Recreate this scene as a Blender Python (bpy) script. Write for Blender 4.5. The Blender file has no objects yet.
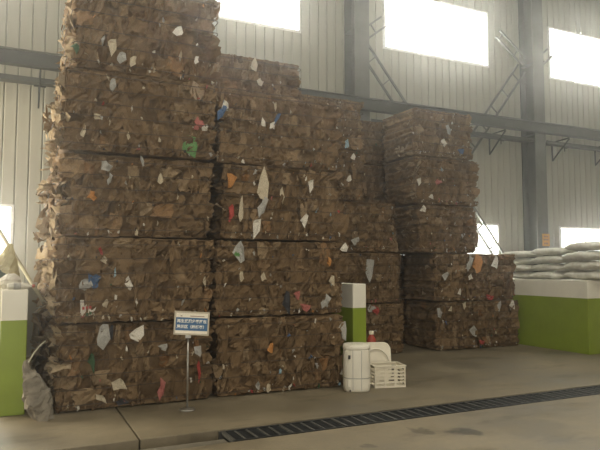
import bpy, math, random
import numpy as np
from mathutils import Vector, Matrix

SC = bpy.context.scene
COL = SC.collection
R = math.radians

# ------------------------------------------------------------------ camera
CAM_H, F_PX, YAW, PITCH = 1.6, 605.0, R(25.4), R(3.97)
cam_data = bpy.data.cameras.new('camera')
cam = bpy.data.objects.new('camera', cam_data)
COL.objects.link(cam)
cam.location = (0, 0, CAM_H)
cam.rotation_euler = (R(90) + PITCH, 0, -YAW)
cam_data.sensor_width = 36
cam_data.lens = F_PX / 600 * 36
cam_data.clip_end = 200
SC.camera = cam

# ------------------------------------------------------------------ world, light, exposure
SC.view_settings.view_transform = 'Standard'
SC.view_settings.look = 'None'
SC.view_settings.gamma = 1
SC.view_settings.use_curve_mapping = False
SC.view_settings.exposure = 0.0
world = bpy.data.worlds.new('overcast_sky')
SC.world = world
world.use_nodes = True
bg = world.node_tree.nodes['Background']
bg.inputs['Color'].default_value = (1.0, 0.98, 0.93, 1)
bg.inputs['Strength'].default_value = 2.5


def area(name, loc, rot, sx, sy, power, color):
    d = bpy.data.lights.new(name, 'AREA')
    d.shape = 'RECTANGLE'
    d.size, d.size_y, d.energy, d.color = sx, sy, power, color
    o = bpy.data.objects.new(name, d)
    o.location, o.rotation_euler = loc, rot
    COL.objects.link(o)
    return o


# daylight: roof skylight and back-wall windows; gate and side door are added fill lamps
area('skylight_daylight', (4.0, 1.6, 9.3), (0, 0, 0), 14, 1.2, 560, (1.0, 0.91, 0.75))
area('added_gate_fill', (-2.0, -7.7, 2.6), (R(90), 0, 0), 6.0, 5.0, 330, (1.0, 0.92, 0.78))  # unseen gate, added to brighten faces turned towards the camera
area('added_door_fill', (-6.1, 10.3, 2.8), (0, R(-90), 0), 5.0, 2.6, 800, (1.0, 0.86, 0.62))  # unseen door, added to brighten the flaps on the bale ends
for wx_, wz_, ww_, wh_ in ((-1.2, 7.6, 3.0, 1.5), (4.25, 7.6, 3.0, 1.5), (9.55, 7.6, 3.4, 1.5), (15.0, 7.6, 3.3, 1.5), (-2.2, 2.235, 4.4, .95), (9.65, 2.235, 3.6, .95), (15.1, 2.235, 3.1, .95)):
    area('window_daylight', (wx_, 12.5, wz_), (R(-90), 0, 0), ww_ + .6, wh_ + .5, 190 * ww_ * wh_, (1.0, 0.95, 0.86))

WALL_Y = 12.0       # inner face of the back wall
random.seed(7)
RNG = np.random.default_rng(7)

# ------------------------------------------------------------------ helpers


def at(px, py, Y):
    """point of the photograph's ray on the vertical plane y = Y"""
    v = Vector(((px - 300) / F_PX, (225 - py) / F_PX, -1))
    m = cam.rotation_euler.to_matrix()
    d = m @ v
    t = Y / d.y
    return Vector((d.x * t, Y, CAM_H + d.z * t))


def tag(o, label=None, cat=None, group=None, kind=None):
    if label: o['label'] = label
    if cat: o['category'] = cat
    if group: o['group'] = group
    if kind: o['kind'] = kind
    return o


def empty(name, loc=(0, 0, 0), rot=(0, 0, 0)):
    o = bpy.data.objects.new(name, None)
    o.location, o.rotation_euler = loc, rot
    o.empty_display_size = 0.1
    COL.objects.link(o)
    return o


def link(name, mesh, parent=None, loc=(0, 0, 0), rot=(0, 0, 0), scale=None):
    o = bpy.data.objects.new(name, mesh)
    o.location, o.rotation_euler = loc, rot
    if scale: o.scale = scale
    if parent: o.parent = parent
    COL.objects.link(o)
    return o


def mesh_from(name, verts, faces, mat, smooth=False):
    me = bpy.data.meshes.new(name)
    me.from_pydata([tuple(v) for v in verts], [], [tuple(f) for f in faces])
    if mat: me.materials.append(mat)
    if smooth:
        me.polygons.foreach_set('use_smooth', [True] * len(me.polygons))
    me.update()
    return me


class MB:
    def __init__(s): s.v, s.f = [], []

    def add(s, v, f):
        n = len(s.v)
        s.v += [tuple(p) for p in v]
        s.f += [tuple(i + n for i in q) for q in f]
        return s

    def box(s, x0, x1, y0, y1, z0, z1, c=0.0):
        """box, with a chamfer c on all its edges"""
        if c <= 0:
            v = [(x, y, z) for x in (x0, x1) for y in (y0, y1) for z in (z0, z1)]
            return s.add(v, [(0, 1, 3, 2), (4, 6, 7, 5), (0, 4, 5, 1), (2, 3, 7, 6), (0, 2, 6, 4), (1, 5, 7, 3)])
        import bmesh
        bm = bmesh.new()
        bmesh.ops.create_cube(bm, size=1)
        for w in bm.verts:
            w.co = ((x0 + x1) / 2 + w.co.x * (x1 - x0), (y0 + y1) / 2 + w.co.y * (y1 - y0), (z0 + z1) / 2 + w.co.z * (z1 - z0))
        bmesh.ops.bevel(bm, geom=bm.edges[:], offset=c, segments=2, affect='EDGES', profile=0.5)
        bm.verts.index_update()
        s.add([w.co[:] for w in bm.verts], [[w.index for w in q.verts] for q in bm.faces])
        bm.free()
        return s

    def tube(s, pts, r, n=8, closed=False, cap=True):
        pts = [Vector(p) for p in pts]
        rs = r if isinstance(r, (list, tuple)) else [r] * len(pts)
        base = len(s.v)
        m = len(pts)
        for i, p in enumerate(pts):
            a = pts[(i - 1) % m] if (closed or i > 0) else p
            b = pts[(i + 1) % m] if (closed or i < m - 1) else p
            t = (b - a).normalized()
            up = Vector((0, 0, 1)) if abs(t.z) < 0.95 else Vector((1, 0, 0))
            u = t.cross(up).normalized()
            w = u.cross(t)
            for k in range(n):
                q = 2 * math.pi * (k + .5) / n
                s.v.append(tuple(p + (u * math.cos(q) + w * math.sin(q)) * rs[i]))
        for i in range(m if closed else m - 1):
            j = (i + 1) % m
            for k in range(n):
                l = (k + 1) % n
                s.f.append((base + i * n + k, base + j * n + k, base + j * n + l, base + i * n + l))
        if cap and not closed:
            s.f.append(tuple(base + k for k in range(n)))
            s.f.append(tuple(base + (m - 1) * n + k for k in reversed(range(n))))
        return s

    def lathe(s, prof, n=32, cx=0, cy=0, sq=None):
        """profile of (r, z); sq = superellipse exponent for a rounded-square plan"""
        base = len(s.v)
        for r, z in prof:
            for k in range(n):
                q = 2 * math.pi * k / n
                c, d = math.cos(q), math.sin(q)
                if sq:
                    e = 2.0 / sq
                    c, d = math.copysign(abs(c) ** e, c), math.copysign(abs(d) ** e, d)
                s.v.append((cx + r * c, cy + r * d, z))
        for i in range(len(prof) - 1):
            for k in range(n):
                l = (k + 1) % n
                s.f.append((base + i * n + k, base + i * n + l, base + (i + 1) * n + l, base + (i + 1) * n + k))
        s.f.append(tuple(base + k for k in reversed(range(n))))
        s.f.append(tuple(base + (len(prof) - 1) * n + k for k in range(n)))
        return s

    def mesh(s, name, mat, smooth=False): return mesh_from(name, s.v, s.f, mat, smooth)

    def build(s, name, mat, parent=None, loc=(0, 0, 0), rot=(0, 0, 0), smooth=False):
        return link(name, s.mesh(name, mat, smooth), parent, loc, rot)


# ------------------------------------------------------------------ materials


def new_mat(name):
    m = bpy.data.materials.new(name)
    m.use_nodes = True
    nt = m.node_tree
    return m, nt, nt.nodes['Principled BSDF']


def noise_fac(nt, scale, detail=4, rough=0.6, coord='Object', lo=0.35, hi=0.65, stretch=None):
    tc = nt.nodes.new('ShaderNodeTexCoord')
    src = tc.outputs[coord]
    if stretch:
        mp = nt.nodes.new('ShaderNodeMapping')
        mp.inputs['Scale'].default_value = stretch
        nt.links.new(src, mp.inputs['Vector'])
        src = mp.outputs['Vector']
    n = nt.nodes.new('ShaderNodeTexNoise')
    n.inputs['Scale'].default_value = scale
    n.inputs['Detail'].default_value = detail
    n.inputs['Roughness'].default_value = rough
    nt.links.new(src, n.inputs['Vector'])
    mr = nt.nodes.new('ShaderNodeMapRange')
    mr.inputs['From Min'].default_value = lo
    mr.inputs['From Max'].default_value = hi
    nt.links.new(n.outputs['Fac'], mr.inputs['Value'])
    return mr.outputs['Result'], n


def mixc(nt, fac, a, b, mode='MIX'):
    x = nt.nodes.new('ShaderNodeMix')
    x.data_type = 'RGBA'
    x.blend_type = mode
    for sock, val in ((x.inputs['Factor'], fac), (x.inputs['A'], a), (x.inputs['B'], b)):
        if isinstance(val, bpy.types.NodeSocket): nt.links.new(val, sock)
        elif isinstance(val, (int, float)): sock.default_value = val
        else: sock.default_value = (*val, 1)
    return x.outputs['Result']


def simple(name, col, rough=0.6, metal=0.0, scale=8.0, amount=0.15, bump=0.0, bscale=None, stretch=None):
    m, nt, p = new_mat(name)
    f, n = noise_fac(nt, scale, stretch=stretch)
    dark = tuple(c * (1 - amount) for c in col)
    light = tuple(min(1, c * (1 + amount)) for c in col)
    nt.links.new(mixc(nt, f, dark, light), p.inputs['Base Color'])
    p.inputs['Roughness'].default_value = rough
    p.inputs['Metallic'].default_value = metal
    if bump:
        f2, n2 = noise_fac(nt, bscale or scale * 3, lo=0, hi=1)
        b = nt.nodes.new('ShaderNodeBump')
        b.inputs['Strength'].default_value = bump
        b.inputs['Distance'].default_value = 0.02
        nt.links.new(n2.outputs['Fac'], b.inputs['Height'])
        nt.links.new(b.outputs['Normal'], p.inputs['Normal'])
    return m


BROWNS = [(0.0, (0.130, 0.085, 0.045)), (0.2, (0.178, 0.117, 0.062)), (0.55, (0.208, 0.138, 0.074)),
          (0.82, (0.240, 0.162, 0.088)), (0.95, (0.310, 0.228, 0.136)), (1.0, (0.262, 0.142, 0.062))]


def brown_ramp(nt, src):
    r = nt.nodes.new('ShaderNodeValToRGB')
    e = r.color_ramp.elements
    while len(e) > 1: e.remove(e[-1])
    e[0].position, e[0].color = BROWNS[0][0], (*BROWNS[0][1], 1)
    for pos, c in BROWNS[1:]:
        k = e.new(pos)
        k.color = (*c, 1)
    nt.links.new(src, r.inputs['Fac'])
    return r.outputs['Color']


def cardboard(name, source, light=False):
    m, nt, p = new_mat(name)
    if source == 'object':
        src = nt.nodes.new('ShaderNodeObjectInfo').outputs['Random']
    else:
        a = nt.nodes.new('ShaderNodeAttribute')
        a.attribute_name = 'piece'
        src = a.outputs['Fac']
    col = brown_ramp(nt, src)
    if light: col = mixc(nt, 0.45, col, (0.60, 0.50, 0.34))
    f, n = noise_fac(nt, 14, detail=6, rough=0.7)
    col = mixc(nt, f, col, mixc(nt, 1.0, col, (0.72, 0.70, 0.70), 'MULTIPLY'))
    nt.links.new(col, p.inputs['Base Color'])
    p.inputs['Roughness'].default_value = 0.92
    p.inputs['Specular IOR Level'].default_value = 0.2
    b = nt.nodes.new('ShaderNodeBump')
    b.inputs['Strength'].default_value = 0.5
    b.inputs['Distance'].default_value = 0.015
    nt.links.new(n.outputs['Fac'], b.inputs['Height'])
    nt.links.new(b.outputs['Normal'], p.inputs['Normal'])
    return m


M = {}
M['card_body'] = cardboard('compressed_cardboard', 'attr')
M['card_piece'] = cardboard('cardboard_sheet', 'object')
M['card_side_lit'] = cardboard('side_lit_cardboard', 'object', True)  # paler copy for end flaps, the side light painted into its colour
M['wire'] = simple('baling_wire', (0.075, 0.055, 0.04), 0.6, 0.5)
for nm, c in dict(white=(0.64, 0.60, 0.52), cream=(0.50, 0.43, 0.31), grey=(0.36, 0.35, 0.32), green=(0.10, 0.24, 0.07),
                  dark_green=(0.03, 0.08, 0.03), blue=(0.05, 0.10, 0.20), red=(0.36, 0.05, 0.04), orange=(0.45, 0.20, 0.05),
                  black=(0.03, 0.03, 0.035), pale_blue=(0.30, 0.42, 0.48), pink=(0.38, 0.12, 0.10), kraft=(0.29, 0.21, 0.135)).items():
    M['scrap_' + nm] = simple('scrap_' + nm, c, 0.6, amount=0.25, scale=18, bump=0.3)
M['panel'] = simple('painted_metal_panel', (0.38, 0.37, 0.31), 0.5, amount=0.05, scale=1.2, stretch=(3, 3, .4))
M['panel_joint'] = simple('panel_joint', (0.30, 0.30, 0.26), 0.7)
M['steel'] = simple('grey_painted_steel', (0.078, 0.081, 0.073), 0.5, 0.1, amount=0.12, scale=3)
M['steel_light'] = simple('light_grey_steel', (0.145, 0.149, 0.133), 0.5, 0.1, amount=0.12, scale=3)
M['dark_steel'] = simple('dark_steel', (0.055, 0.06, 0.06), 0.6, 0.2)
M['frame'] = simple('white_window_frame', (0.7, 0.7, 0.68), 0.4)
M['roof'] = simple('roof_sheet', (0.42, 0.42, 0.40), 0.6)
M['white_plastic'] = simple('white_plastic', (0.80, 0.76, 0.65), 0.38, amount=0.06, scale=5)
M['cream_plastic'] = simple('cream_plastic', (0.80, 0.74, 0.60), 0.4, amount=0.06, scale=5)
M['grey_plastic'] = simple('grey_plastic', (0.36, 0.35, 0.31), 0.5)
M['black_plastic'] = simple('black_plastic', (0.03, 0.03, 0.03), 0.5)
M['red_paint'] = simple('red_paint', (0.33, 0.05, 0.03), 0.4)
M['chrome'] = simple('brushed_steel', (0.42, 0.41, 0.38), 0.35, 0.8)
M['sack'] = simple('woven_sack', (0.66, 0.65, 0.58), 0.75, amount=0.10, scale=6, bump=0.35, bscale=22)
M['sack_end'] = simple('sack_stitching', (0.60, 0.58, 0.50), 0.8, amount=0.15, scale=30)
M['paper_sack'] = simple('grey_paper_sack', (0.20, 0.175, 0.135), 0.85, amount=0.25, scale=7, bump=0.6, bscale=14)
M['canvas'] = simple('beige_canvas', (0.42, 0.38, 0.20), 0.9, amount=0.2, scale=5, bump=0.3)
M['dark_cloth'] = simple('dark_green_cloth', (0.06, 0.08, 0.06), 0.9, amount=0.3, scale=6)
M['film'] = simple('white_plastic_film', (0.58, 0.56, 0.48), 0.35, amount=0.12, scale=12, bump=0.4)
M['bamboo'] = simple('pale_pole', (0.45, 0.42, 0.30), 0.6, amount=0.15)
M['sign_white'] = simple('sign_white', (0.82, 0.76, 0.64), 0.4, amount=0.03)
M['sign_frame'] = simple('sign_frame', (0.50, 0.44, 0.33), 0.4, amount=0.05)
M['sign_blue'] = simple('sign_blue', (0.028, 0.115, 0.26), 0.45, amount=0.04)
M['sign_text'] = simple('sign_lettering', (0.88, 0.86, 0.78), 0.5, amount=0.02)
M['sign_brown'] = simple('sign_small_print', (0.30, 0.17, 0.11), 0.5, amount=0.05)
M['orange_plate'] = simple('orange_plate', (0.62, 0.29, 0.05), 0.5, amount=0.05)
M['iron'] = simple('cast_iron', (0.030, 0.033, 0.035), 0.55, 0.3, amount=0.3, scale=10)
M['iron_worn'] = simple('worn_iron', (0.085, 0.085, 0.078), 0.5, 0.4, amount=0.35, scale=14)


def make_glass():
    m, nt, p = new_mat('window_glass')
    out = nt.nodes['Material Output']
    tr = nt.nodes.new('ShaderNodeBsdfTransparent')
    tr.inputs['Color'].default_value = (0.93, 0.95, 0.94, 1)
    gl = nt.nodes.new('ShaderNodeBsdfGlossy')
    gl.inputs['Roughness'].default_value = 0.05
    mx = nt.nodes.new('ShaderNodeMixShader')
    mx.inputs['Fac'].default_value = 0.06
    nt.links.new(tr.outputs[0], mx.inputs[1])
    nt.links.new(gl.outputs[0], mx.inputs[2])
    nt.links.new(mx.outputs[0], out.inputs['Surface'])
    return m


M['glass'] = make_glass()


def make_partition_paint():
    """white over green paint, the line at 1.02 m"""
    m, nt, p = new_mat('green_and_white_paint')
    tc = nt.nodes.new('ShaderNodeTexCoord')
    sx = nt.nodes.new('ShaderNodeSeparateXYZ')
    nt.links.new(tc.outputs['Object'], sx.inputs[0])
    gt = nt.nodes.new('ShaderNodeMath')
    gt.operation = 'GREATER_THAN'
    gt.inputs[1].default_value = 1.02
    nt.links.new(sx.outputs['Z'], gt.inputs[0])
    f, n = noise_fac(nt, 3, detail=5)
    g = mixc(nt, f, (0.215, 0.285, 0.022), (0.245, 0.325, 0.028))
    w = mixc(nt, f, (0.74, 0.71, 0.61), (0.80, 0.77, 0.67))
    nt.links.new(mixc(nt, gt.outputs[0], g, w), p.inputs['Base Color'])
    p.inputs['Roughness'].default_value = 0.55
    return m


M['partition'] = make_partition_paint()


def make_concrete():
    m, nt, p = new_mat('worn_concrete')
    f1, n1 = noise_fac(nt, 0.9, detail=8, rough=0.68, lo=0.33, hi=0.66)
    col = mixc(nt, f1, (0.125, 0.103, 0.066), (0.270, 0.225, 0.150))
    f2, n2 = noise_fac(nt, 1.15, detail=5, rough=0.6, lo=0.54, hi=0.68, stretch=(0.6, 1.3, 1))
    col = mixc(nt, f2, col, mixc(nt, 1.0, col, (0.58, 0.56, 0.52), 'MULTIPLY'))
    f3, n3 = noise_fac(nt, 26, detail=5, rough=0.7)
    col = mixc(nt, f3, mixc(nt, 1.0, col, (0.88, 0.88, 0.88), 'MULTIPLY'), col)
    # oil stains with a shape of their own
    tc = nt.nodes.new('ShaderNodeTexCoord')
    wn = nt.nodes.new('ShaderNodeTexNoise')
    wn.inputs['Scale'].default_value = 5
    nt.links.new(tc.outputs['Object'], wn.inputs['Vector'])
    add = nt.nodes.new('ShaderNodeMixRGB')
    add.blend_type = 'LINEAR_LIGHT'
    add.inputs['Fac'].default_value = 0.22
    nt.links.new(tc.outputs['Object'], add.inputs['Color1'])
    nt.links.new(wn.outputs['Color'], add.inputs['Color2'])
    for x, y, r, k in ((4.02, 4.75, 0.16, 0.38), (3.66, 4.92, 0.12, 0.55), (2.86, 4.72, 0.10, 0.6), (4.7, 4.6, 0.5, 0.8), (6.7, 7.9, 0.45, 0.75), (5.6, 8.3, .5, .75)):
        d = nt.nodes.new('ShaderNodeVectorMath')
        d.operation = 'DISTANCE'
        d.inputs[1].default_value = (x, y, 0)
        nt.links.new(add.outputs[0], d.inputs[0])
        mr = nt.nodes.new('ShaderNodeMapRange')
        mr.inputs['From Min'].default_value = r
        mr.inputs['From Max'].default_value = r * 0.6
        nt.links.new(d.outputs['Value'], mr.inputs['Value'])
        col = mixc(nt, mr.outputs['Result'], col, mixc(nt, 1.0, col, (k, k, k), 'MULTIPLY'))
    nt.links.new(col, p.inputs['Base Color'])
    rr = nt.nodes.new('ShaderNodeMapRange')
    rr.inputs['To Min'].default_value = 0.45
    rr.inputs['To Max'].default_value = 0.8
    nt.links.new(f1, rr.inputs['Value'])
    nt.links.new(rr.outputs['Result'], p.inputs['Roughness'])
    b = nt.nodes.new('ShaderNodeBump')
    b.inputs['Strength'].default_value = 0.25
    b.inputs['Distance'].default_value = 0.01
    nt.links.new(n3.outputs['Fac'], b.inputs['Height'])
    nt.links.new(b.outputs['Normal'], p.inputs['Normal'])
    return m


M['concrete'] = make_concrete()
M['trench'] = simple('trench_concrete', (0.135, 0.12, 0.09), 0.85, amount=0.3, scale=3, bump=0.4)

# ------------------------------------------------------------------ the setting: floor
X0, X1, Y0 = -6.0, 21.0, -8.0           # hall, inner sides
DR0, DR1 = 5.42, 5.80                   # drain, front and back edge
floor = empty('floor', (0, 0, 0))
tag(floor, 'worn tan concrete floor with stains and a long grated drain', 'floor', kind='structure')
JX = [X0, 1.12, 13.5, X1]


def slab(x0, x1, y0, y1):
    g = 0.008
    MB().box(x0 + g, x1 - g, y0, y1, -0.25, 0, 0.006).build('floor_slab', M['concrete'], floor)


for a, b in zip(JX, JX[1:]):
    slab(a, b, DR1 + 0.03, WALL_Y + 0.25)
for a, b in ((X0, X1),):
    slab(a, b, Y0, DR0 - 0.03)
MB().box(X0, X1, Y0, WALL_Y + .25, -0.40, -0.252).build('sub_base', M['trench'], floor)
MB().box(1.88, X1, DR0 - .029, DR0 - 0.002, -0.25, -0.012, 0).box(1.88, X1, DR1 + .002, DR1 + .029, -0.25, -0.012).build('drain_edge', M['iron_worn'], floor)
MB().box(X0, 1.87, DR0 - .02, DR0 + .20, -0.25, -0.03, .006).box(X0, 1.87, DR0 + .21, DR1 + .02, -0.25, -0.12, .006).build('trench_infill', M['trench'], floor)

# drain gratings: sections half a metre long
gx, k = 1.90, 0
GL, GW = 0.60, DR1 - DR0 - 0.012
fr = MB().box(0, GL - .006, 0, .022, -.035, 0).mesh('side_bar', M['iron'])
er = MB().box(0, .03, .022, GW - .022, -.035, 0.001).mesh('end_bar', M['iron_worn'])
cb = MB().box(0, .022, .022, GW - .022, -.03, -.002, .003).mesh('cross_bar', M['iron_worn'])
lb = MB().box(.03, GL - .01, -.007, .007, -.034, -.006).mesh('long_bar', M['iron'])
while gx < 12.0:
    g = empty('drain_grate', (gx, DR0 + .006, -0.004), (0, 0, 0))
    tag(g, 'black iron grating section lying in the long floor drain', 'drain grate', 'grating sections of the floor drain')
    if gx < 2.0: g['label'] = 'black iron grating section at the end of the drain beside the open channel'
    link('side_bar', fr, g)
    link('side_bar', fr, g, (0, GW - .022, 0))
    link('end_bar', er, g)
    for q in range(1, 5): link('cross_bar', cb, g, (q * 0.12, 0, random.uniform(-.002, .001)))
    for q in range(1, 8): link('long_bar', lb, g, (0, .022 + (GW - .044) * q / 8, 0))
    gx += GL

# ------------------------------------------------------------------ back wall of ribbed panels, with windows
PITCH_X = 0.22
WX0 = -5.94
NP = 106
HALL_H = 9.6
UP = (6.85, 8.35)
LO = (1.75, 2.72)


def snap(x): return WX0 + round((x - WX0) / PITCH_X) * PITCH_X


WIN = []
for a, b in ((2.75, 5.75), (7.85, 11.25), (13.35, 16.7), (-2.7, 0.3)):
    WIN.append((snap(a), snap(b), *UP))
for a, b in ((-4.4, 0.0), (7.85, 11.45), (13.6, 16.7)):
    WIN.append((snap(a), snap(b), *LO))

wall_back = empty('wall_back', (0, WALL_Y, 0))
tag(wall_back, 'pale grey ribbed metal panel wall behind the bales', 'wall', kind='structure')
pan_cache = {}


def panel(x, z0, z1):
    key = (round(z0, 3), round(z1, 3))
    if key not in pan_cache:
        m = MB()
        w, t, c = PITCH_X, 0.05, 0.012
        prof = [(0.006, 0.03), (0.006, c), (0.018, 0), (w - .018, 0), (w - .006, c), (w - .006, .03)]
        n = len(prof)
        for z in key: m.v += [(x_, y_, z) for x_, y_ in prof]
        m.f += [(i, i + 1, n + i + 1, n + i) for i in range(n - 1)]
        m.f += [tuple(range(n - 1, -1, -1)), tuple(range(n, 2 * n))]
        pan_cache[key] = m.mesh('wall_panel', M['panel'])
    link('wall_panel', pan_cache[key], wall_back, (x, 0, 0))


for i in range(NP):
    x = WX0 + i * PITCH_X
    xm = x + PITCH_X / 2
    cuts = sorted((w[2], w[3]) for w in WIN if w[0] < xm < w[1])
    z = 0.0
    for c0, c1 in cuts:
        panel(x, z, c0)
        z = c1
    panel(x, z, HALL_H)
# sheathing behind the joints, cut around the windows
core = MB()
xs = sorted({X0, X1} | {w[0] for w in WIN} | {w[1] for w in WIN})
for a, b in zip(xs, xs[1:]):
    z = 0.0
    for c0, c1 in sorted((w[2], w[3]) for w in WIN if w[0] - 1e-4 <= a and b <= w[1] + 1e-4):
        core.box(a, b, .03, .20, z, c0)
        z = c1
    core.box(a, b, .03, .20, z, HALL_H)
core.build('wall_core', M['panel_joint'], wall_back)
MB().box(X0, WX0, 0, .03, 0, HALL_H).build('plain_sheet', M['panel'], wall_back)
MB().box(WX0 + NP * PITCH_X, X1, 0, .03, 0, HALL_H).build('plain_sheet', M['panel'], wall_back)

for n, (a, b, z0, z1) in enumerate(WIN):
    w = empty('window_%d' % (n + 1), ((a + b) / 2, WALL_Y, z0))
    tag(w, ['high window above the bale stacks with daylight behind', 'high window between the two braced steel columns',
            'high window beyond the column with the orange plate', 'high window above the leaning pole', 'low window behind the leaning pole',
            'low window behind the lower end of the diagonal brace', 'low window above the piled sacks'][n], 'window', kind='structure')
    hw, h, t = (b - a) / 2, z1 - z0, .05
    MB().box(-hw, hw, -.01, .16, 0, t).box(-hw, hw, -.01, .16, h - t, h).box(-hw, -hw + t, -.01, .16, t, h - t).box(hw - t, hw, -.01, .16, t, h - t).build('window_frame', M['frame'], w)
    npn = 3
    for q in range(npn):
        xa = -hw + t + (2 * hw - 2 * t) * q / npn
        xb = -hw + t + (2 * hw - 2 * t) * (q + 1) / npn
        MB().box(xa + .02, xb - .02, .07, .076, t, h - t).build('pane', M['glass'], w)
        if q: MB().box(xa - .02, xa + .02, .04, .10, t, h - t).build('mullion', M['frame'], w)

# other walls and roof of the hall (out of frame)
wl = MB()
wl.box(X0 - .2, X0, Y0, 8.9, 0, HALL_H).box(X0 - .2, X0, 11.7, WALL_Y + .2, 0, HALL_H).box(X0 - .2, X0, 8.9, 11.7, 5.4, HALL_H)  # tall opening added to go with the side fill lamp
tag(wl.build('wall_left', M['panel']), 'pale metal side wall with a tall opening added for side light', 'wall', kind='structure')
tag(MB().box(X1, X1 + .2, Y0, WALL_Y + .2, 0, HALL_H).build('wall_right', M['panel']), 'pale metal side wall of the hall', 'wall', kind='structure')
tag(MB().box(X0 - .2, -5.0, Y0 - .2, Y0, 0, HALL_H).box(1.0, X1 + .2, Y0 - .2, Y0, 0, HALL_H).box(-5.0, 1.0, Y0 - .2, Y0, 5.2, HALL_H).build('wall_front', M['panel']), 'pale metal wall facing the bales', 'wall', kind='structure')  # gate opening added for the frontal fill, out of view
tag(MB().box(X0 - .2, X1 + .2, Y0 - .2, WALL_Y + .2, HALL_H, HALL_H + .1).build('ceiling', M['roof']), 'grey roof sheeting of the hall', 'ceiling', kind='structure')

# ------------------------------------------------------------------ half-height partition walls


def partition(x0, x1, y0, h, label):
    o = MB().box(x0, x1, y0, WALL_Y - .02, 0, h, .012).build('partition_wall', M['partition'])
    return tag(o, label, 'wall', kind='structure')


partition(-0.095, 0.170, 7.33, 1.35, 'low partition wall painted white over green, plastic film lying on top')
partition(4.37, 4.59, 7.46, 1.36, 'low partition wall painted white over green, behind the white drum')
partition(9.56, 10.20, 7.83, 1.35, 'low partition wall painted white over green, sacks piled on top')

# ------------------------------------------------------------------ steel columns, rail, tray, braces


def column(x, label):
    c = empty('steel_column', (x, WALL_Y, 0))
    tag(c, label, 'column')
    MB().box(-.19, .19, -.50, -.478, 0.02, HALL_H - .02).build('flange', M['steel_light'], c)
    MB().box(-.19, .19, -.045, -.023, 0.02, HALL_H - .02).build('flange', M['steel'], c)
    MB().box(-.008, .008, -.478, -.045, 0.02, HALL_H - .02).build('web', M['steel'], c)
    MB().box(-.24, .24, -.55, -.01, 0, .02).build('base_plate', M['steel'], c)
    for z in (2.0, 5.1, 7.0):
        MB().box(-.185, .185, -.478, -.045, z, z + .012).build('stiffener', M['steel'], c)
    return c


CXA, CXB = 7.02, 12.47
column(CXA, 'tall grey steel column rising behind the bale stacks')
column(CXB, 'tall grey steel column with a small orange plate near the sacks')

RY = WALL_Y - 0.56
rail = empty('wall_rail', (0, RY, 5.10))
tag(rail, 'long grey steel rail beam running along the wall past the columns', 'rail beam')
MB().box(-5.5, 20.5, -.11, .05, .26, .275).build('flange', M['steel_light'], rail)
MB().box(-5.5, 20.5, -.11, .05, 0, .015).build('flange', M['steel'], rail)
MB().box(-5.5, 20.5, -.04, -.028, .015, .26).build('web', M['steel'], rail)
tray = empty('cable_tray', (0, WALL_Y - .40, 4.86))
tag(tray, 'narrow grey cable tray hung below the rail beam on brackets', 'cable tray')
for a_, b_ in ((-5.5, CXA - .22), (CXA + .22, CXB - .22), (CXB + .22, 17.6)):
    MB().box(a_, b_, -.10, .10, 0, .012).box(a_, b_, -.10, -.09, .012, .09).box(a_, b_, .09, .10, .012, .09).build('trough', M['steel'], tray)
for bx in (-1.2, 0.35, 9.6, 11.1, 13.35, 15.05, 16.8):
    b = MB()
    b.tube([(bx, .30, .16), (bx, -.26, .18)], .020, 4).tube([(bx, .30, -.34), (bx, -.26, .16)], .020, 4).tube([(bx, .31, -.36), (bx, .31, .20)], .020, 4)
    b.tube([(bx, -.10, -.02), (bx, -.10, -.16)], .014, 4).tube([(bx - .1, -.10, -.06), (bx + .1, -.10, -.06)], .02, 4)
    b.build('bracket', M['dark_steel'], tray)

BY = WALL_Y - .28


def brace(xa, za, xb, zb, label, gap=.30):
    o = empty('diagonal_brace', (xa, BY, za))
    tag(o, label, 'brace', 'lattice braces between the columns')
    d = Vector((xb - xa, 0, zb - za))
    L = d.length
    u = d.normalized()
    n = Vector((-u.z, 0, u.x))
    for s in (-1, 1):
        MB().tube([n * s * gap / 2, d + n * s * gap / 2], .032, 4).build('chord', M['steel_light'], o)
    k = .35
    while k < L - .1:
        MB().tube([u * k - n * gap / 2, u * k + n * gap / 2], .018, 4).build('batten', M['steel_light'], o)
        k += .62
    return o


BY = WALL_Y - .21
brace(CXA + .21, 6.70, CXB - .3, .75, 'ladder-like steel brace descending from the plain column behind the bales')
BY = WALL_Y - .11
brace(CXB - .21, 6.95, CXA + .3, .75, 'ladder-like steel brace descending from the column with the orange plate')
BY = WALL_Y - .21  # upper braces below end early, shaped as if window glare swallowed the rest
brace(CXB - .21, 7.10, 11.36, 7.72, 'upper steel brace, cut short at the glare, between the orange-plate column and the high window', .24)
brace(CXA + .21, 6.98, 7.80, 7.42, 'upper steel brace, cut short at the glare, between the plain column and the high window', .24)
brace(CXB + .21, 7.05, 13.22, 7.50, 'upper steel brace, cut short at the glare, beyond the column with the orange plate', .24)

pl = empty('warning_plate', at(546, 240, WALL_Y - .515))
tag(pl, 'small orange plate with dark lettering fixed to a steel column', 'sign')
MB().box(-.13, .13, -.004, .004, -.16, .16, .002).build('plate', M['orange_plate'], pl)
for z, w in ((.09, .08), (.01, .09), (-.09, .07)):
    for q in range(3):
        MB().box(-w + q * w * .7, -w + q * w * .7 + w * .5, -.007, -.004, z - .022, z + .022).build('lettering', M['sign_brown'], pl)

# ------------------------------------------------------------------ cardboard bales


def warp(p, seed, freq, amp):
    r = np.random.default_rng(seed)
    out = np.zeros_like(p)
    for o in range(3):
        k = r.normal(size=(3, 3)) * freq * (1.9 ** o)
        ph = r.uniform(0, 6.28, (3, 3))
        for a in range(3):
            out[:, a] += amp / (1.7 ** o) * np.sin(p @ k[a] + ph[a, 0])
    return out


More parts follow.
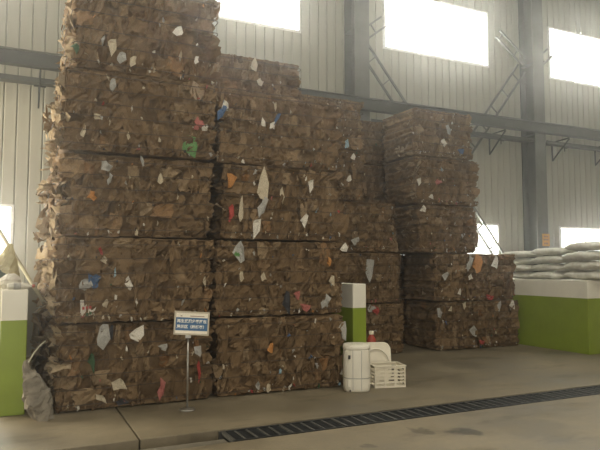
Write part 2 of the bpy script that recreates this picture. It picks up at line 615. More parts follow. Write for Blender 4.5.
def box_grid(w, d, h, res):
    """surface grid of a box as unique vertices and quads"""
    V, F = [], []
    base = 0
    nx, ny, nz = (max(2, int(round(s / res))) for s in (w, d, h))
    for ax, (nu, nv) in ((0, (ny, nz)), (1, (nx, nz)), (2, (nx, ny))):
        u, v = np.meshgrid(np.linspace(-1, 1, nu + 1), np.linspace(-1, 1, nv + 1), indexing='ij')
        for sgn in (-1, 1):
            q = np.empty((u.size, 3))
            others = [a for a in range(3) if a != ax]
            q[:, ax] = sgn
            q[:, others[0]] = u.ravel()
            q[:, others[1]] = v.ravel()
            idx = base + np.arange(u.size).reshape(u.shape)
            f = np.stack([idx[:-1, :-1], idx[1:, :-1], idx[1:, 1:], idx[:-1, 1:]], -1).reshape(-1, 4)
            if (sgn < 0) != (ax == 1): f = f[:, ::-1]
            V.append(q)
            F.append(f)
            base += u.size
    V, F = np.concatenate(V), np.concatenate(F)
    key = np.round(V * 100000).astype(np.int64)
    _, first, inv = np.unique(key, axis=0, return_index=True, return_inverse=True)
    return V[first], inv.ravel()[F]


def bale_body(w, d, h, seed, zw, res=0.03):
    r = np.random.default_rng(seed)
    U, F = box_grid(w, d, h, res)
    half = np.array([w / 2, d / 2, h / 2])
    P = U * half
    nrm = np.where(np.abs(U) > 0.9999, np.sign(U), 0.0)
    nrm /= np.linalg.norm(nrm, axis=1, keepdims=True)
    # soft corners
    rad = np.array([.09, .07, .04])
    inner = np.clip(P, -(half - rad), half - rad)
    dv = P - inner
    ln = np.linalg.norm(dv / rad, axis=1, keepdims=True)
    P = inner + np.where(ln > 1, dv / np.maximum(ln, 1e-6), dv)
    # packed pieces: each has its own height and tilt
    N = 420
    S = r.uniform(-1, 1, (N, 3))
    ax = r.choice(3, N, p=[.28, .47, .25])
    S[np.arange(N), ax] = r.choice([-1, 1], N)
    S = S * half
    metric = np.array([1.5, 1.3, 0.85])
    Q = (P + warp(P, seed + 5, 6.0, .030)) * metric
    Sm = S * metric
    d2 = (Q ** 2).sum(1)[:, None] + (Sm ** 2).sum(1)[None] - 2 * Q @ Sm.T
    cid = d2.argmin(1)
    off = r.uniform(-.085, .012, N)
    tilt = r.normal(0, .16, (N, 3))
    disp = off[cid] + ((P - S[cid]) * tilt[cid]).sum(1)
    disp += warp(P, seed + 9, 22.0, .006)[:, 0]
    # the wires pull the sides in
    z = P[:, 2] + h / 2
    side = np.abs(nrm[:, 2]) < .3
    dz = np.min(np.abs(z[:, None] - np.array(zw)[None]), axis=1)
    disp = np.where(side, disp + .006 - .024 * np.exp(-(dz / .018) ** 2), np.clip(disp, -.010, -.001))
    disp = np.where(nrm[:, 1] < -.8, disp - .052, disp)
    # the ends show the edges of the layered sheets
    end = np.abs(nrm[:, 0]) > .8
    wz = warp(P, seed + 3, 4.0, .03)[:, 2]
    lay = np.floor((z + wz) / .034).astype(int) % 97
    disp = np.where(end, disp * .6 + r.uniform(-.05, .03, 97)[lay], disp)
    disp = np.clip(disp, -.15, .035)
    P = P + nrm * disp[:, None]
    P[:, 2] = np.clip(P[:, 2] + h / 2, 0.0, h)
    me = bpy.data.meshes.new('packed_body')
    me.vertices.add(len(P))
    me.vertices.foreach_set('co', P.astype(np.float32).ravel())
    me.loops.add(F.size)
    me.loops.foreach_set('vertex_index', F.ravel().astype(np.int32))
    me.polygons.add(len(F))
    me.polygons.foreach_set('loop_start', np.arange(0, F.size, 4, dtype=np.int32))
    me.update(calc_edges=True)
    me.validate()
    at_ = me.attributes.new('piece', 'FLOAT', 'FACE')
    tone = r.beta(2, 2, N)
    at_.data.foreach_set('value', tone[cid[F[:, 0]]].astype(np.float32))
    me.materials.append(M['card_body'])
    return me


def sheet_mesh(name, seed, n=5, bend=.10, rough=.05, dip=.12, jag=.16):
    """crumpled sheet of unit size in the XZ plane facing -Y"""
    r = np.random.default_rng(seed)
    g = np.linspace(-.5, .5, n)
    u, v = np.meshgrid(g, g, indexing='ij')
    edge = (np.maximum(np.abs(u), np.abs(v)) > .49)
    x = u + np.where(edge, r.uniform(-jag, jag * .6, u.shape) * np.sign(u) * (np.abs(u) > .49) + r.normal(0, .03, u.shape), r.normal(0, .03, u.shape))
    z = v + np.where(edge, r.uniform(-jag, jag * .6, u.shape) * np.sign(v) * (np.abs(v) > .49) + r.normal(0, .03, u.shape), r.normal(0, .03, u.shape))
    a = r.uniform(0, 6.28)
    t = u * math.cos(a) + v * math.sin(a)
    y = bend * r.choice([-1, 1]) * (t ** 2) * 2 + r.normal(0, rough, u.shape)
    # one fold
    b = r.uniform(0, 6.28)
    q = u * math.cos(b) + v * math.sin(b) - r.uniform(-.2, .2)
    y += np.abs(q) * r.uniform(-.25, .25)
    y += np.where(edge, dip, 0) * r.uniform(.3, 1.2, u.shape)
    V = np.stack([x.ravel(), y.ravel(), z.ravel()], 1)
    idx = np.arange(n * n).reshape(n, n)
    F = np.stack([idx[:-1, :-1], idx[1:, :-1], idx[1:, 1:], idx[:-1, 1:]], -1).reshape(-1, 4)
    return V, F


def pool(name, count, mat, base, **kw):
    out = []
    for i in range(count):
        V, F = sheet_mesh(name, base + i, **kw)
        out.append(mesh_from(name, V, F.tolist(), mat))
    return out


PIECES = pool('cardboard_piece', 60, M['card_piece'], 100, jag=.13, dip=.12, rough=.06, bend=.12)
FLAPS = pool('cardboard_flap', 24, M['card_side_lit'], 300, n=5, bend=.35, rough=.06, dip=0, jag=.22)
SCRAP = {}


def scrap_pool(count, mat, base):
    """irregular torn scraps of unit size facing -Y, creased"""
    out = []
    for i in range(count):
        r = np.random.default_rng(base + i)
        n = int(r.integers(6, 9))
        ang = np.sort((np.arange(n) + r.uniform(-.38, .38, n)) / n * 2 * math.pi)
        rad = r.uniform(.20, .66, n)
        V = [(r.normal(0, .06), -.15, r.normal(0, .06))]
        for k_ in (.55, 1.0):
            for a, q in zip(ang, rad):
                V.append((k_ * q * math.cos(a), r.normal(0, .22), k_ * q * math.sin(a)))
        F = [(0, 1 + k, 1 + (k + 1) % n) for k in range(n)]
        F += [(1 + k, 1 + n + k, 1 + n + (k + 1) % n, 1 + (k + 1) % n) for k in range(n)]
        out.append(mesh_from('paper_scrap', V, F, mat))
    return out


for nm in ('white', 'cream', 'grey', 'green', 'dark_green', 'blue', 'red', 'orange', 'black', 'pale_blue', 'pink', 'kraft'):
    SCRAP[nm] = scrap_pool(9 if nm in ('white', 'cream', 'grey') else 4, M['scrap_' + nm], 500 + len(nm) * 31)
SC_NAMES = ['white'] * 9 + ['cream'] * 9 + ['grey'] * 6 + ['blue', 'red', 'orange', 'pale_blue', 'black', 'black', 'dark_green', 'pink']

vert_cache = {}


def put(name, mesh, parent, loc, rot, scale, lo, hi):
    """place a sheet and push it back inside the room its bale has"""
    if mesh.name not in vert_cache:
        a = np.empty(len(mesh.vertices) * 3, np.float32)
        mesh.vertices.foreach_get('co', a)
        vert_cache[mesh.name] = a.reshape(-1, 3)
    m = Matrix.LocRotScale(Vector(loc), __import__('mathutils').Euler(rot), Vector(scale))
    P = vert_cache[mesh.name] @ np.array(m.to_3x3()).T + np.array(loc)
    mn, mx = P.min(0), P.max(0)
    loc = list(loc)
    for a in range(3):
        if mx[a] - mn[a] > hi[a] - lo[a]: continue
        if mn[a] < lo[a]: loc[a] += lo[a] - mn[a]
        elif mx[a] > hi[a]: loc[a] += hi[a] - mx[a]
    return link(name, mesh, parent, loc, rot, scale)


wire_cache = {}


def wire_mesh(w, d):
    key = (round(w, 2), round(d, 2))
    if key not in wire_cache:
        hx, hy, c = w / 2 + .010, d / 2 + .026, .07
        pts = []
        rr = random.Random(int(w * 100))
        for (sx, sy), a0 in (((1, -1), -90), ((1, 1), 0), ((-1, 1), 90), ((-1, -1), 180)):
            for q in (0, 30, 60, 90):
                a = R(a0 + q)
                pts.append(Vector((sx * (hx - c) + c * math.cos(a), sy * (hy - c) + c * math.sin(a), 0)))
        full = []
        for i, p in enumerate(pts):
            q = pts[(i + 1) % len(pts)]
            L = (q - p).length
            m = max(1, int(L / .22))
            for k in range(m):
                full.append(p.lerp(q, k / m) + Vector((0, 0, rr.uniform(-.006, .006))))
        wire_cache[key] = MB().tube(full, .0050, 4, closed=True).mesh('wire', M['wire'])
    return wire_cache[key]


def bale(x0, x1, y0, y1, z0, z1, seed, label, group, front=1.0, left=0, scraps=12, wires=6, turn=None, flaps_out=.10):
    rnd = random.Random(seed)
    w, d, h = x1 - x0, y1 - y0, z1 - z0
    root = empty('cardboard_bale', ((x0 + x1) / 2, (y0 + y1) / 2, z0), (0, 0, R(rnd.uniform(-1.3, 1.3) if turn is None else turn)))
    tag(root, label, 'bale', group)
    zw = [h * (i + .5) / wires + rnd.uniform(-.012, .012) for i in range(wires)]
    link('packed_body', bale_body(w, d, h, seed, zw, .03 if front else .05), root)
    wm = wire_mesh(w, d)
    for z in zw:
        link('wire', wm, root, (0, 0, z), (R(rnd.uniform(-.3, .3)), R(rnd.uniform(-.4, .4)), 0))
    lo = (-w / 2 - flaps_out, -d / 2 - .10, .002)
    hi = (w / 2 + .04, d / 2 + .04, h - .004)
    # pressed sheets on the front face
    if front:
        lev = [0.0] + zw + [h]
        for a, b in zip(lev, lev[1:]):
            x = -w / 2 + .02
            while x < w / 2 - .05:
                pw = rnd.uniform(.05, .13) if rnd.random() < .70 else rnd.uniform(.13, .24)
                ph = max(.11, b - a) * rnd.uniform(.92, 1.18) if rnd.random() < .80 else rnd.uniform(.18, .36)
                if rnd.random() < .78 * front:
                    put('cardboard_piece', rnd.choice(PIECES), root,
                        (x + pw / 2, -d / 2 - rnd.uniform(-.036, .016), (a + b) / 2 + rnd.gauss(0, .018)),
                        (R(rnd.gauss(0, 7)), R(rnd.gauss(0, 8)), R(rnd.gauss(0, 15))), (pw * 1.06, .22, ph), lo, hi)
                x += pw * rnd.uniform(.75, 1.0)
        for _ in range(int(scraps * 2.4)):
            nm = rnd.choice(SC_NAMES)
            s = rnd.uniform(.010, .034)
            lx = rnd.uniform(-w / 2 + .05, w / 2 - .05)
            lz = rnd.choice([rnd.uniform(.05, h - .05), rnd.choice(zw) + rnd.uniform(-.05, .05), rnd.uniform(.02, .1)])
            put('paper_scrap', rnd.choice(SCRAP[nm]), root, (lx, -d / 2 - rnd.uniform(.022, .036), lz),
                (R(rnd.gauss(0, 14)), R(rnd.gauss(0, 20)), R(rnd.gauss(0, 18))), (s * rnd.uniform(.8, 1.3), .05, min(.11, s * rnd.uniform(1, 3.2))), lo, hi)
    if front: slivers(root, w, d, h, seed)
    # loose sheets along the end that faces the open side
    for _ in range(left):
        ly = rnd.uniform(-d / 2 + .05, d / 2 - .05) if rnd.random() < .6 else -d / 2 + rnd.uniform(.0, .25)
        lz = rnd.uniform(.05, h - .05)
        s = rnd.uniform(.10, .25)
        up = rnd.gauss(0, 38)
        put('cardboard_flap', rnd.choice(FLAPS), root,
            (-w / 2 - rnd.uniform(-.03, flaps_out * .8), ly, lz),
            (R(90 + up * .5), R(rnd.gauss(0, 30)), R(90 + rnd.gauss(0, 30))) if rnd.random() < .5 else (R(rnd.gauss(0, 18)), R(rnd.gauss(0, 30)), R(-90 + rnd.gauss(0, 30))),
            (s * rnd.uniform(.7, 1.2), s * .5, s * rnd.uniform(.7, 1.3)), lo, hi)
    return root


def slivers(root, w, d, h, seed, n=170):
    """torn edges too small to pick apart, one mesh per bale"""
    r = np.random.default_rng(seed + 4000)
    V, F, T = [], [], []
    for i in range(n):
        c = np.array([r.uniform(-w / 2 + .04, w / 2 - .04), -d / 2 - r.uniform(-.012, .026), r.uniform(.06, h - .06)])
        a = r.normal(0, .45) if r.random() < .75 else r.uniform(-1.57, 1.57)
        ln, wd = r.uniform(.02, .08), r.uniform(.005, .02)
        u = np.array([math.sin(a), r.normal(0, .2), math.cos(a)])
        k = np.array([math.cos(a), r.normal(-.5, .5), -math.sin(a)])
        k /= np.linalg.norm(k)
        b = len(V)
        for t, o in ((-.5, 0), (0, r.uniform(-.008, .004)), (.5, 0)):
            m = c + u * ln * t + np.array([0, o, 0])
            V += [m - k * wd * r.uniform(.3, .6), m + k * wd * r.uniform(.3, .6)]
        F += [(b, b + 1, b + 3, b + 2), (b + 2, b + 3, b + 5, b + 4)]
        T += [r.choice([r.uniform(.0, .3), r.uniform(.7, .98)])] * 2
    V = np.array(V)
    V[:, 2] = np.clip(V[:, 2], .005, h - .005)
    me = mesh_from('torn_edges', V, F, M['card_body'])
    t = me.attributes.new('piece', 'FLOAT', 'FACE')
    t.data.foreach_set('value', np.array(T, np.float32))
    o = link('torn_edges', me, root)
    o['kind'] = 'stuff'


TIER = ['bottom', 'second', 'third', 'fourth', 'top']
G_A = 'bales of the tallest front stack'
G_B = 'bales of the front stack beside the drum'
BH = 0.972
bales = {}
ja = [(0.02, 0), (-.02, -.05), (.02, 0.03), (.03, -.03), (.10, .03)]
for t in range(5):
    dx, dy = ja[t]
    bales['A', t] = bale(.44 + dx, 2.22 + dx * .5, 7.20 + dy, 8.48 + dy, t * BH, t * BH + (BH if t < 4 else 1.13) - .004, 11 + t,
                         'brown baled cardboard, %s of the front stack beside the grey paper sack' % TIER[t], G_A, left=26, scraps=11, flaps_out=.08)
jb = [(-.06, 0), (-.07, .02), (-.02, .0), (-.05, .05)]
for t in range(4):
    dx, dy = jb[t]
    bales['B', t] = bale(2.36 + dx, 4.14 + dx, 7.22 + dy, 8.50, t * BH, t * BH + BH - .004, 31 + t,
                         'brown baled cardboard, %s of the front stack beside the white drum' % (TIER[t] if t < 3 else 'topmost'), G_B, left=4, scraps=16, flaps_out=.03)
for t in range(5):
    bales['AR', t] = bale((.36, .39, .42, .48, .62)[t], 2.16, 8.62, 9.9, t * BH, t * BH + BH - .004, 51 + t,
                          'brown baled cardboard, %s of the stack behind the tallest front stack' % TIER[t], 'bales of the rear stacks', front=0, left=24, flaps_out=.10 if t < 2 else .16)
for t in range(5):
    bales['BR', t] = bale(2.30, 4.10, 8.62 if t < 4 else 8.60, 9.9, t * BH, t * BH + BH - .004, 61 + t,
                          'brown baled cardboard, %s of the stack behind the one beside the drum' % TIER[t], 'bales of the rear stacks', front=1.0 if t == 4 else 0, scraps=9)
CH = 0.935
cx1 = [6.66, 6.60, 6.52, 5.80, 5.80]
for t in range(5):
    bales['C', t] = bale(4.72 if t < 3 else 4.30, cx1[t], 9.48, 10.55, t * CH, t * CH + CH - .004, 71 + t,
                         'brown baled cardboard, %s of the stack just behind the plain partition end' % TIER[t], 'bales of the stack behind the partition', scraps=13)
for t in range(5):
    bales['CR', t] = bale(5.25, 7.45 if t > 2 else 7.75, 10.68, 11.42, t * CH, t * CH + CH - .004, 81 + t,
                          'brown baled cardboard, %s of the stack set back against the column' % TIER[t], 'bales of the rear stacks', front=1.0, scraps=4)
for t in range(5):
    xa, xb = ((7.34, 9.42), (7.30, 9.34), (6.92, 8.36), (6.88, 8.42), (6.84, 8.30))[t]
    bales['D', t] = bale(xa, xb, 9.38, 10.46, t * CH, t * CH + CH - .004, 91 + t,
                         'brown baled cardboard, %s of the stack next to the sack-topped wall' % TIER[t], 'bales of the stack by the sacks', left=10 if t > 1 else 5, scraps=14, flaps_out=.0)

for t in range(3):  # unseen bales added to block window light showing between the tiers
    bales['DR', t] = bale(7.85, 9.30, 10.68, 11.42, t * CH, t * CH + CH - .004, 111 + t,
                          'brown baled cardboard, %s of the unseen stack added behind the sack-side stack' % ('bottom', 'second', 'topmost')[t], 'bales of the rear stacks', front=0, scraps=0)


def scrap_at(key, px, py, wpx, hpx, nm, roll=0, name='paper_scrap', idx=0):
    """one of the scraps that stand out, on the front face of its bale"""
    front_y = {'A': 7.20, 'B': 7.22, 'BR': 8.60, 'C': 9.48, 'D': 9.38, 'CR': 10.65}[key[0]]
    p = at(px, py, front_y - .04)
    hgt = BH if key[0] in ('A', 'B', 'BR') else CH
    tier = min(max(int(p.z / hgt), 0), 3 if key[0] == 'B' else 4)
    b = bales[key[0], tier]
    sw = (at(px + wpx, py, front_y) - at(px, py, front_y)).length
    sh = (at(px, py + hpx, front_y) - at(px, py, front_y)).length
    l = b.matrix_basis.inverted() @ p
    o = put(name, SCRAP[nm][idx % len(SCRAP[nm])], b, l, (0, R(roll), R(random.uniform(-12, 12))), (sw * 1.25, .05, sh * 1.25), (-2, -2, .004), (2, 2, hgt - .01))
    return o


for key, px, py, w_, h_, nm, roll in (
        (('A', 4), 114, 46, 10, 15, 'cream', 0), (('A', 4), 122, 57, 7, 10, 'grey', 10), (('A', 4), 134, 60, 6, 11, 'cream', 15), (('A', 4), 103, 39, 3, 9, 'grey', 5),
        (('A', 4), 178, 30, 9, 12, 'white', 0), (('A', 4), 197, 59, 4, 8, 'white', 10), (('A', 4), 181, 55, 3, 8, 'cream', 0), (('A', 4), 76, 47, 12, 9, 'dark_green', 15),
        (('A', 3), 113, 84, 5, 11, 'grey', 0), (('A', 3), 98, 116, 7, 6, 'cream', 20), (('A', 3), 109, 122, 4, 9, 'cream', 5), (('A', 3), 83, 132, 4, 11, 'cream', 10),
        (('A', 3), 192, 144, 17, 22, 'green', 0), (('A', 3), 199, 124, 8, 12, 'pink', 10), (('A', 3), 206, 127, 6, 7, 'white', 30), (('A', 3), 129, 136, 3, 9, 'cream', -8),
        (('A', 2), 107, 166, 9, 9, 'grey', 0), (('A', 2), 110, 180, 4, 10, 'grey', 0), (('A', 2), 160, 178, 5, 13, 'cream', -10), (('A', 2), 142, 159, 4, 10, 'grey', 0), (('A', 2), 92, 196, 7, 7, 'orange', 20),
        (('A', 1), 86, 311, 17, 16, 'white', -12), (('A', 1), 95, 280, 10, 15, 'blue', -25), (('A', 1), 86, 284, 11, 10, 'grey', 0), (('A', 1), 101, 252, 5, 9, 'red', -25), (('A', 1), 105, 259, 8, 7, 'cream', -35),
        (('A', 1), 115, 272, 3, 10, 'pale_blue', 0), (('A', 1), 130, 285, 7, 13, 'white', -5), (('A', 1), 107, 303, 8, 10, 'cream', -30), (('A', 1), 204, 277, 7, 14, 'cream', -20), (('A', 1), 116, 300, 3, 14, 'white', 0),
        (('A', 0), 104, 334, 10, 22, 'grey', 0), (('A', 0), 137, 334, 11, 15, 'white', 20), (('A', 0), 92, 361, 10, 18, 'dark_green', 0), (('A', 0), 120, 385, 11, 14, 'cream', 10), (('A', 0), 123, 402, 9, 8, 'black', 0),
        (('A', 0), 162, 391, 6, 18, 'pink', -4), (('A', 0), 199, 373, 3, 18, 'red', -4), (('A', 0), 198, 352, 6, 11, 'grey', -10), (('A', 0), 163, 347, 8, 8, 'grey', 0), (('A', 0), 102, 399, 10, 7, 'cream', 35), (('A', 0), 112, 330, 5, 16, 'black', 5),
        (('B', 3), 222, 113, 6, 17, 'blue', 12), (('B', 3), 277, 118, 3, 17, 'blue', 32), (('B', 3), 273, 126, 4, 9, 'white', 25), (('B', 3), 263, 123, 4, 8, 'white', -15), (('B', 3), 226, 105, 7, 10, 'white', -15), (('B', 3), 276, 106, 3, 8, 'cream', 0), (('A', 3), 199, 87, 12, 22, 'kraft', -28),
        (('B', 2), 263, 178, 10, 30, 'cream', -3), (('B', 2), 241, 207, 4, 32, 'cream', 0), (('B', 2), 263, 208, 7, 20, 'grey', 5), (('B', 2), 231, 214, 5, 14, 'red', 5), (('B', 2), 231, 182, 9, 13, 'orange', 170), (('B', 2), 283, 196, 4, 13, 'cream', 0), (('B', 2), 312, 185, 6, 12, 'white', 5),
        (('B', 1), 238, 247, 11, 17, 'grey', -20), (('B', 1), 238, 253, 6, 8, 'green', 0), (('B', 1), 258, 227, 9, 18, 'white', 10), (('B', 1), 242, 275, 4, 10, 'cream', 0), (('B', 1), 264, 277, 4, 10, 'cream', 0), (('B', 1), 288, 302, 7, 24, 'black', 0), (('B', 1), 297, 295, 5, 10, 'pink', 0), (('B', 1), 305, 307, 9, 8, 'pink', 20), (('B', 1), 326, 303, 6, 12, 'grey', 10), (('B', 1), 306, 219, 6, 14, 'white', 20), (('B', 1), 333, 279, 5, 11, 'cream', 0), (('B', 1), 344, 244, 7, 8, 'white', 0), (('B', 1), 329, 262, 4, 10, 'orange', 0),
        (('B', 0), 271, 347, 6, 9, 'orange', 0), (('B', 0), 343, 330, 6, 22, 'grey', -5), (('B', 0), 258, 387, 4, 10, 'grey', 8), (('B', 0), 269, 387, 4, 8, 'cream', 5), (('B', 0), 343, 372, 4, 9, 'white', 0),
        (('BR', 4), 254, 65, 6, 13, 'cream', 0), (('BR', 4), 260, 81, 6, 7, 'cream', -35),
        (('C', 3), 347, 147, 6, 9, 'pale_blue', 0), (('C', 3), 353, 157, 4, 6, 'white', 0), (('C', 3), 349, 178, 4, 8, 'white', 0), (('C', 1), 369, 272, 6, 24, 'grey', 6), (('C', 0), 376, 311, 7, 7, 'red', 30), (('C', 0), 372, 304, 6, 7, 'grey', 0), (('C', 2), 355, 240, 8, 7, 'grey', 0),
        (('D', 4), 445, 143, 5, 6, 'white', 0), (('D', 4), 461, 151, 5, 6, 'blue', 0), (('D', 4), 449, 130, 4, 9, 'grey', -10), (('D', 3), 420, 181, 5, 7, 'white', 0), (('D', 3), 439, 182, 5, 5, 'pink', 0), (('D', 3), 432, 196, 4, 5, 'white', 0), (('D', 2), 424, 209, 5, 8, 'white', 0),
        (('D', 1), 496, 261, 6, 16, 'white', 5), (('D', 1), 470, 263, 5, 14, 'grey', 5), (('D', 1), 471, 277, 4, 7, 'white', 0), (('D', 1), 445, 275, 6, 7, 'grey', 0), (('D', 1), 460, 292, 3, 8, 'white', 0), (('D', 1), 477, 263, 9, 20, 'orange', 0),
        (('D', 0), 490, 300, 5, 5, 'red', 0), (('D', 0), 474, 333, 8, 12, 'grey', 12), (('D', 0), 482, 342, 4, 4, 'red', 0), (('D', 0), 513, 302, 5, 9, 'white', 0), (('D', 0), 465, 302, 4, 7, 'cream', 0), (('D', 0), 499, 304, 3, 9, 'grey', 0), (('D', 0), 440, 313, 4, 9, 'grey', 0), (('D', 0), 451, 309, 4, 7, 'cream', 0)):
    o = scrap_at(key, px, py, w_, h_, nm, roll, idx=px)
    if (px, py) == (86, 311):
        for q, (x_, z_, m_) in enumerate(((-.14, .14, 'red'), (.02, .17, 'red'), (.17, .19, 'red'), (.05, -.16, 'dark_green'), (.2, -.1, 'dark_green'))):
            MB().box(x_ - .055, x_ + .055, -.62, -.58, z_ - .07, z_ + .07).build('printed_mark', M['scrap_' + m_], o, rot=(0, R(14), 0))


# ------------------------------------------------------------------ sacks on the partition wall
def sack_mesh(seed):
    r = np.random.default_rng(seed)
    n, m = 26, 18
    V, F = [], []
    L, W, H = .86, .54, .165
    ph = r.uniform(0, 6.28, 6)
    for i in range(n):
        s = -1 + 2 * i / (n - 1)
        e = (1 - abs(s) ** 4.5)
        hh = max(.10, e ** .6)
        ww = .86 + .14 * e ** .5
        for k in range(m):
            q = 2 * math.pi * k / m
            c, d = math.cos(q), math.sin(q)
            x = math.copysign(abs(c) ** .62, c) * W / 2 * ww
            z = math.copysign(abs(d) ** .72, d) * H / 2 * hh
            z += .009 * math.sin(5 * s + ph[0] + 2 * c) + .006 * math.sin(17 * s + ph[1] - 4 * d)
            x += .010 * math.sin(11 * s + ph[2]) + .006 * math.sin(23 * s + ph[3])
            V.append((x, s * L / 2 + .012 * math.sin(3 * q + ph[4]), H / 2 + z - .012 * (1 - e)))
    for i in range(n - 1):
        for k in range(m):
            l = (k + 1) % m
            F.append((i * m + k, (i + 1) * m + k, (i + 1) * m + l, i * m + l))
    F += [tuple(range(m)), tuple(range(n * m - 1, (n - 1) * m - 1, -1))]
    return mesh_from('sack_body', V, F, M['sack'], True)


SACKS = [sack_mesh(700 + i) for i in range(5)]
hem_mesh = MB().box(-.21, .21, -.025, .025, -.006, .006, .004).mesh('stitched_end', M['sack_end'])
PILE = ['nearest the bales', 'in the middle', 'at the open end of the wall']
for p_, (yc, layers) in enumerate(((9.70, 4), (8.88, 4), (8.05, 4))):
    z = 1.362
    for t in range(layers):
        last = t == layers - 1
        x = 9.90 + random.uniform(-.03, .03)
        y = yc + random.uniform(-.015, .015)
        rz = R(random.uniform(-3, 3))
        tx = R(random.uniform(-1.5, 1.5))
        hz = (.150, .158, .184)[p_] * random.uniform(.95, 1.05)
        s = empty('woven_sack', (x, y, z), (tx, 0, rz))
        s.scale = (random.uniform(.95, 1.03), random.uniform(.91, .95), hz / .190)
        tag(s, 'filled white woven sack, %s one of the pile %s' % (('bottom', 'second', 'third', 'fourth', 'fifth')[t] if not last else 'topmost', PILE[p_]), 'sack', 'woven sacks piled on the partition wall')
        link('sack_body', SACKS[(p_ * 3 + t) % 5], s)
        for sy in (-1, 1): link('stitched_end', hem_mesh, s, (0, sy * .425, .068), (R(-12 * sy), 0, 0))
        z += hz

# ------------------------------------------------------------------ sign on a stand
sp = Vector((1.82, 6.78, 0))
sg = empty('stand_sign', sp, (0, 0, R(-8)))
tag(sg, 'small blue and white notice with Chinese lettering on a steel stand', 'sign')
MB().lathe([(.085, 0), (.09, .006), (.085, .016), (.03, .022), (.016, .03)], 28).build('base', M['chrome'], sg, smooth=False)
MB().tube([(0, 0, .02), (0, 0, .84)], .011, 10).build('pole', M['chrome'], sg, smooth=True)
MB().box(-.03, .03, -.012, .0, .80, .90).build('bracket', M['chrome'], sg)
PW, PH = .385, .255
sgz = 0.965
board = MB().box(-PW / 2, PW / 2, -.006, .006, -PH / 2, PH / 2, .003).build('board', M['sign_white'], sg, (.035, -.025, sgz), (R(-10), R(4), 0))
t = .014
MB().box(-PW / 2 - .004, PW / 2 + .004, -.012, .008, PH / 2 - t, PH / 2 + .004).box(-PW / 2 - .004, PW / 2 + .004, -.012, .008, -PH / 2 - .004, -PH / 2 + t).box(-PW / 2 - .004, -PW / 2 + t, -.012, .008, -PH / 2 + t, PH / 2 - t).box(PW / 2 - t, PW / 2 + .004, -.012, .008, -PH / 2 + t, PH / 2 - t).build('sign_frame', M['sign_frame'], board)
MB().box(-PW / 2 + t, PW / 2 - t, -.009, -.006, -.082, .062).build('blue_field', M['sign_blue'], board)
MB().box(-.02, .14, -.008, -.006, .076, .084).build('small_print', M['sign_brown'], board)
MB().box(-.13, -.11, -.008, -.006, .073, .083).build('small_print', M['sign_brown'], board)


def lettering(txt, size, x, z, parent, mat):
    cu = bpy.data.curves.new('lettering', 'FONT')
    cu.body = txt
    cu.size = size
    cu.align_x, cu.align_y = 'CENTER', 'CENTER'
    cu.extrude = .0008
    cu.offset = .0012
    tmp = bpy.data.objects.new('lettering', cu)
    COL.objects.link(tmp)
    dg = bpy.context.evaluated_depsgraph_get()
    me = bpy.data.meshes.new_from_object(tmp.evaluated_get(dg))
    bpy.data.objects.remove(tmp)
    me.materials.clear()
    me.materials.append(mat)
    return link('lettering', me, parent, (x, -.0105, z), (R(90), 0, 0))


for row, z_ in (('再生资源分类打包', .020), ('展示区（纸板类）', -.042)):
    for q, ch in enumerate(row):
        lettering(ch, .041, (q - 3.5) * .0415, z_, board, M['sign_text'])

# ------------------------------------------------------------------ drum, basin, crate, red canister
dr = empty('plastic_drum', (4.11, 6.93, 0), (0, 0, R(-28)))
tag(dr, 'white upright plastic drum with a lid beside the slatted crate', 'drum')
rr = .178
MB().lathe([(rr * .90, 0), (rr * .96, .012), (rr * .98, .05), (rr, .09), (rr, .47), (rr * .99, .52), (rr * .985, .535)], 48, sq=2.7).build('body', M['white_plastic'], dr, smooth=True)
MB().lathe([(rr * 1.0, .537), (rr * 1.015, .545), (rr * 1.01, .575), (rr * .96, .592), (rr * .80, .600), (rr * .3, .602)], 48, sq=2.7).build('lid', M['white_plastic'], dr, smooth=True)
MB().lathe([(rr * 1.004, .17), (rr * 1.010, .172), (rr * 1.010, .178), (rr * 1.004, .18)], 48, sq=2.7).build('seam_band', M['grey_plastic'], dr)
for ax_ in (-.055, .055):
    MB().box(ax_ - .003, ax_ + .003, -rr * 1.006, -rr * .97, .03, .53).build('panel_groove', M['grey_plastic'], dr)
MB().box(-.115, -.085, -rr * .99, -rr * .90, .42, .47, .003).build('label_mark', M['black_plastic'], dr)
MB().box(-.12, -.09, -rr * 1.0, -rr * .90, .07, .15, .004).build('latch', M['white_plastic'], dr)
MB().box(-.10, -.08, -rr * 1.0, -rr * .90, .012, .03, .003).build('drain_plug', M['black_plastic'], dr)

cr = empty('plastic_crate', (4.63, 7.02, 0), (0, 0, R(-14)))
tag(cr, 'white slatted plastic crate standing empty beside the drum', 'crate')
CW, CD, CHh = .42, .31, .285


def crate_side(L, name, loc, rz, nw):
    s = empty(name, loc, (0, 0, rz))
    b = MB()
    b.box(-L / 2, L / 2, -.006, .006, CHh - .035, CHh).box(-L / 2, L / 2, -.006, .006, 0, .025)
    for i in range(nw + 1):
        x = -L / 2 + L * i / nw
        b.box(max(-L / 2, x - .014), min(L / 2, x + .014), -.006, .006, .025, CHh - .035)
    for j in range(1, 5):
        z = .025 + (CHh - .06) * j / 5
        b.box(-L / 2, L / 2, -.005, .005, z - .009, z + .009)
    me = b.mesh(name, M['cream_plastic'])
    COLo = link(name, me, cr, loc, (0, 0, rz))
    bpy.data.objects.remove(s)
    return COLo


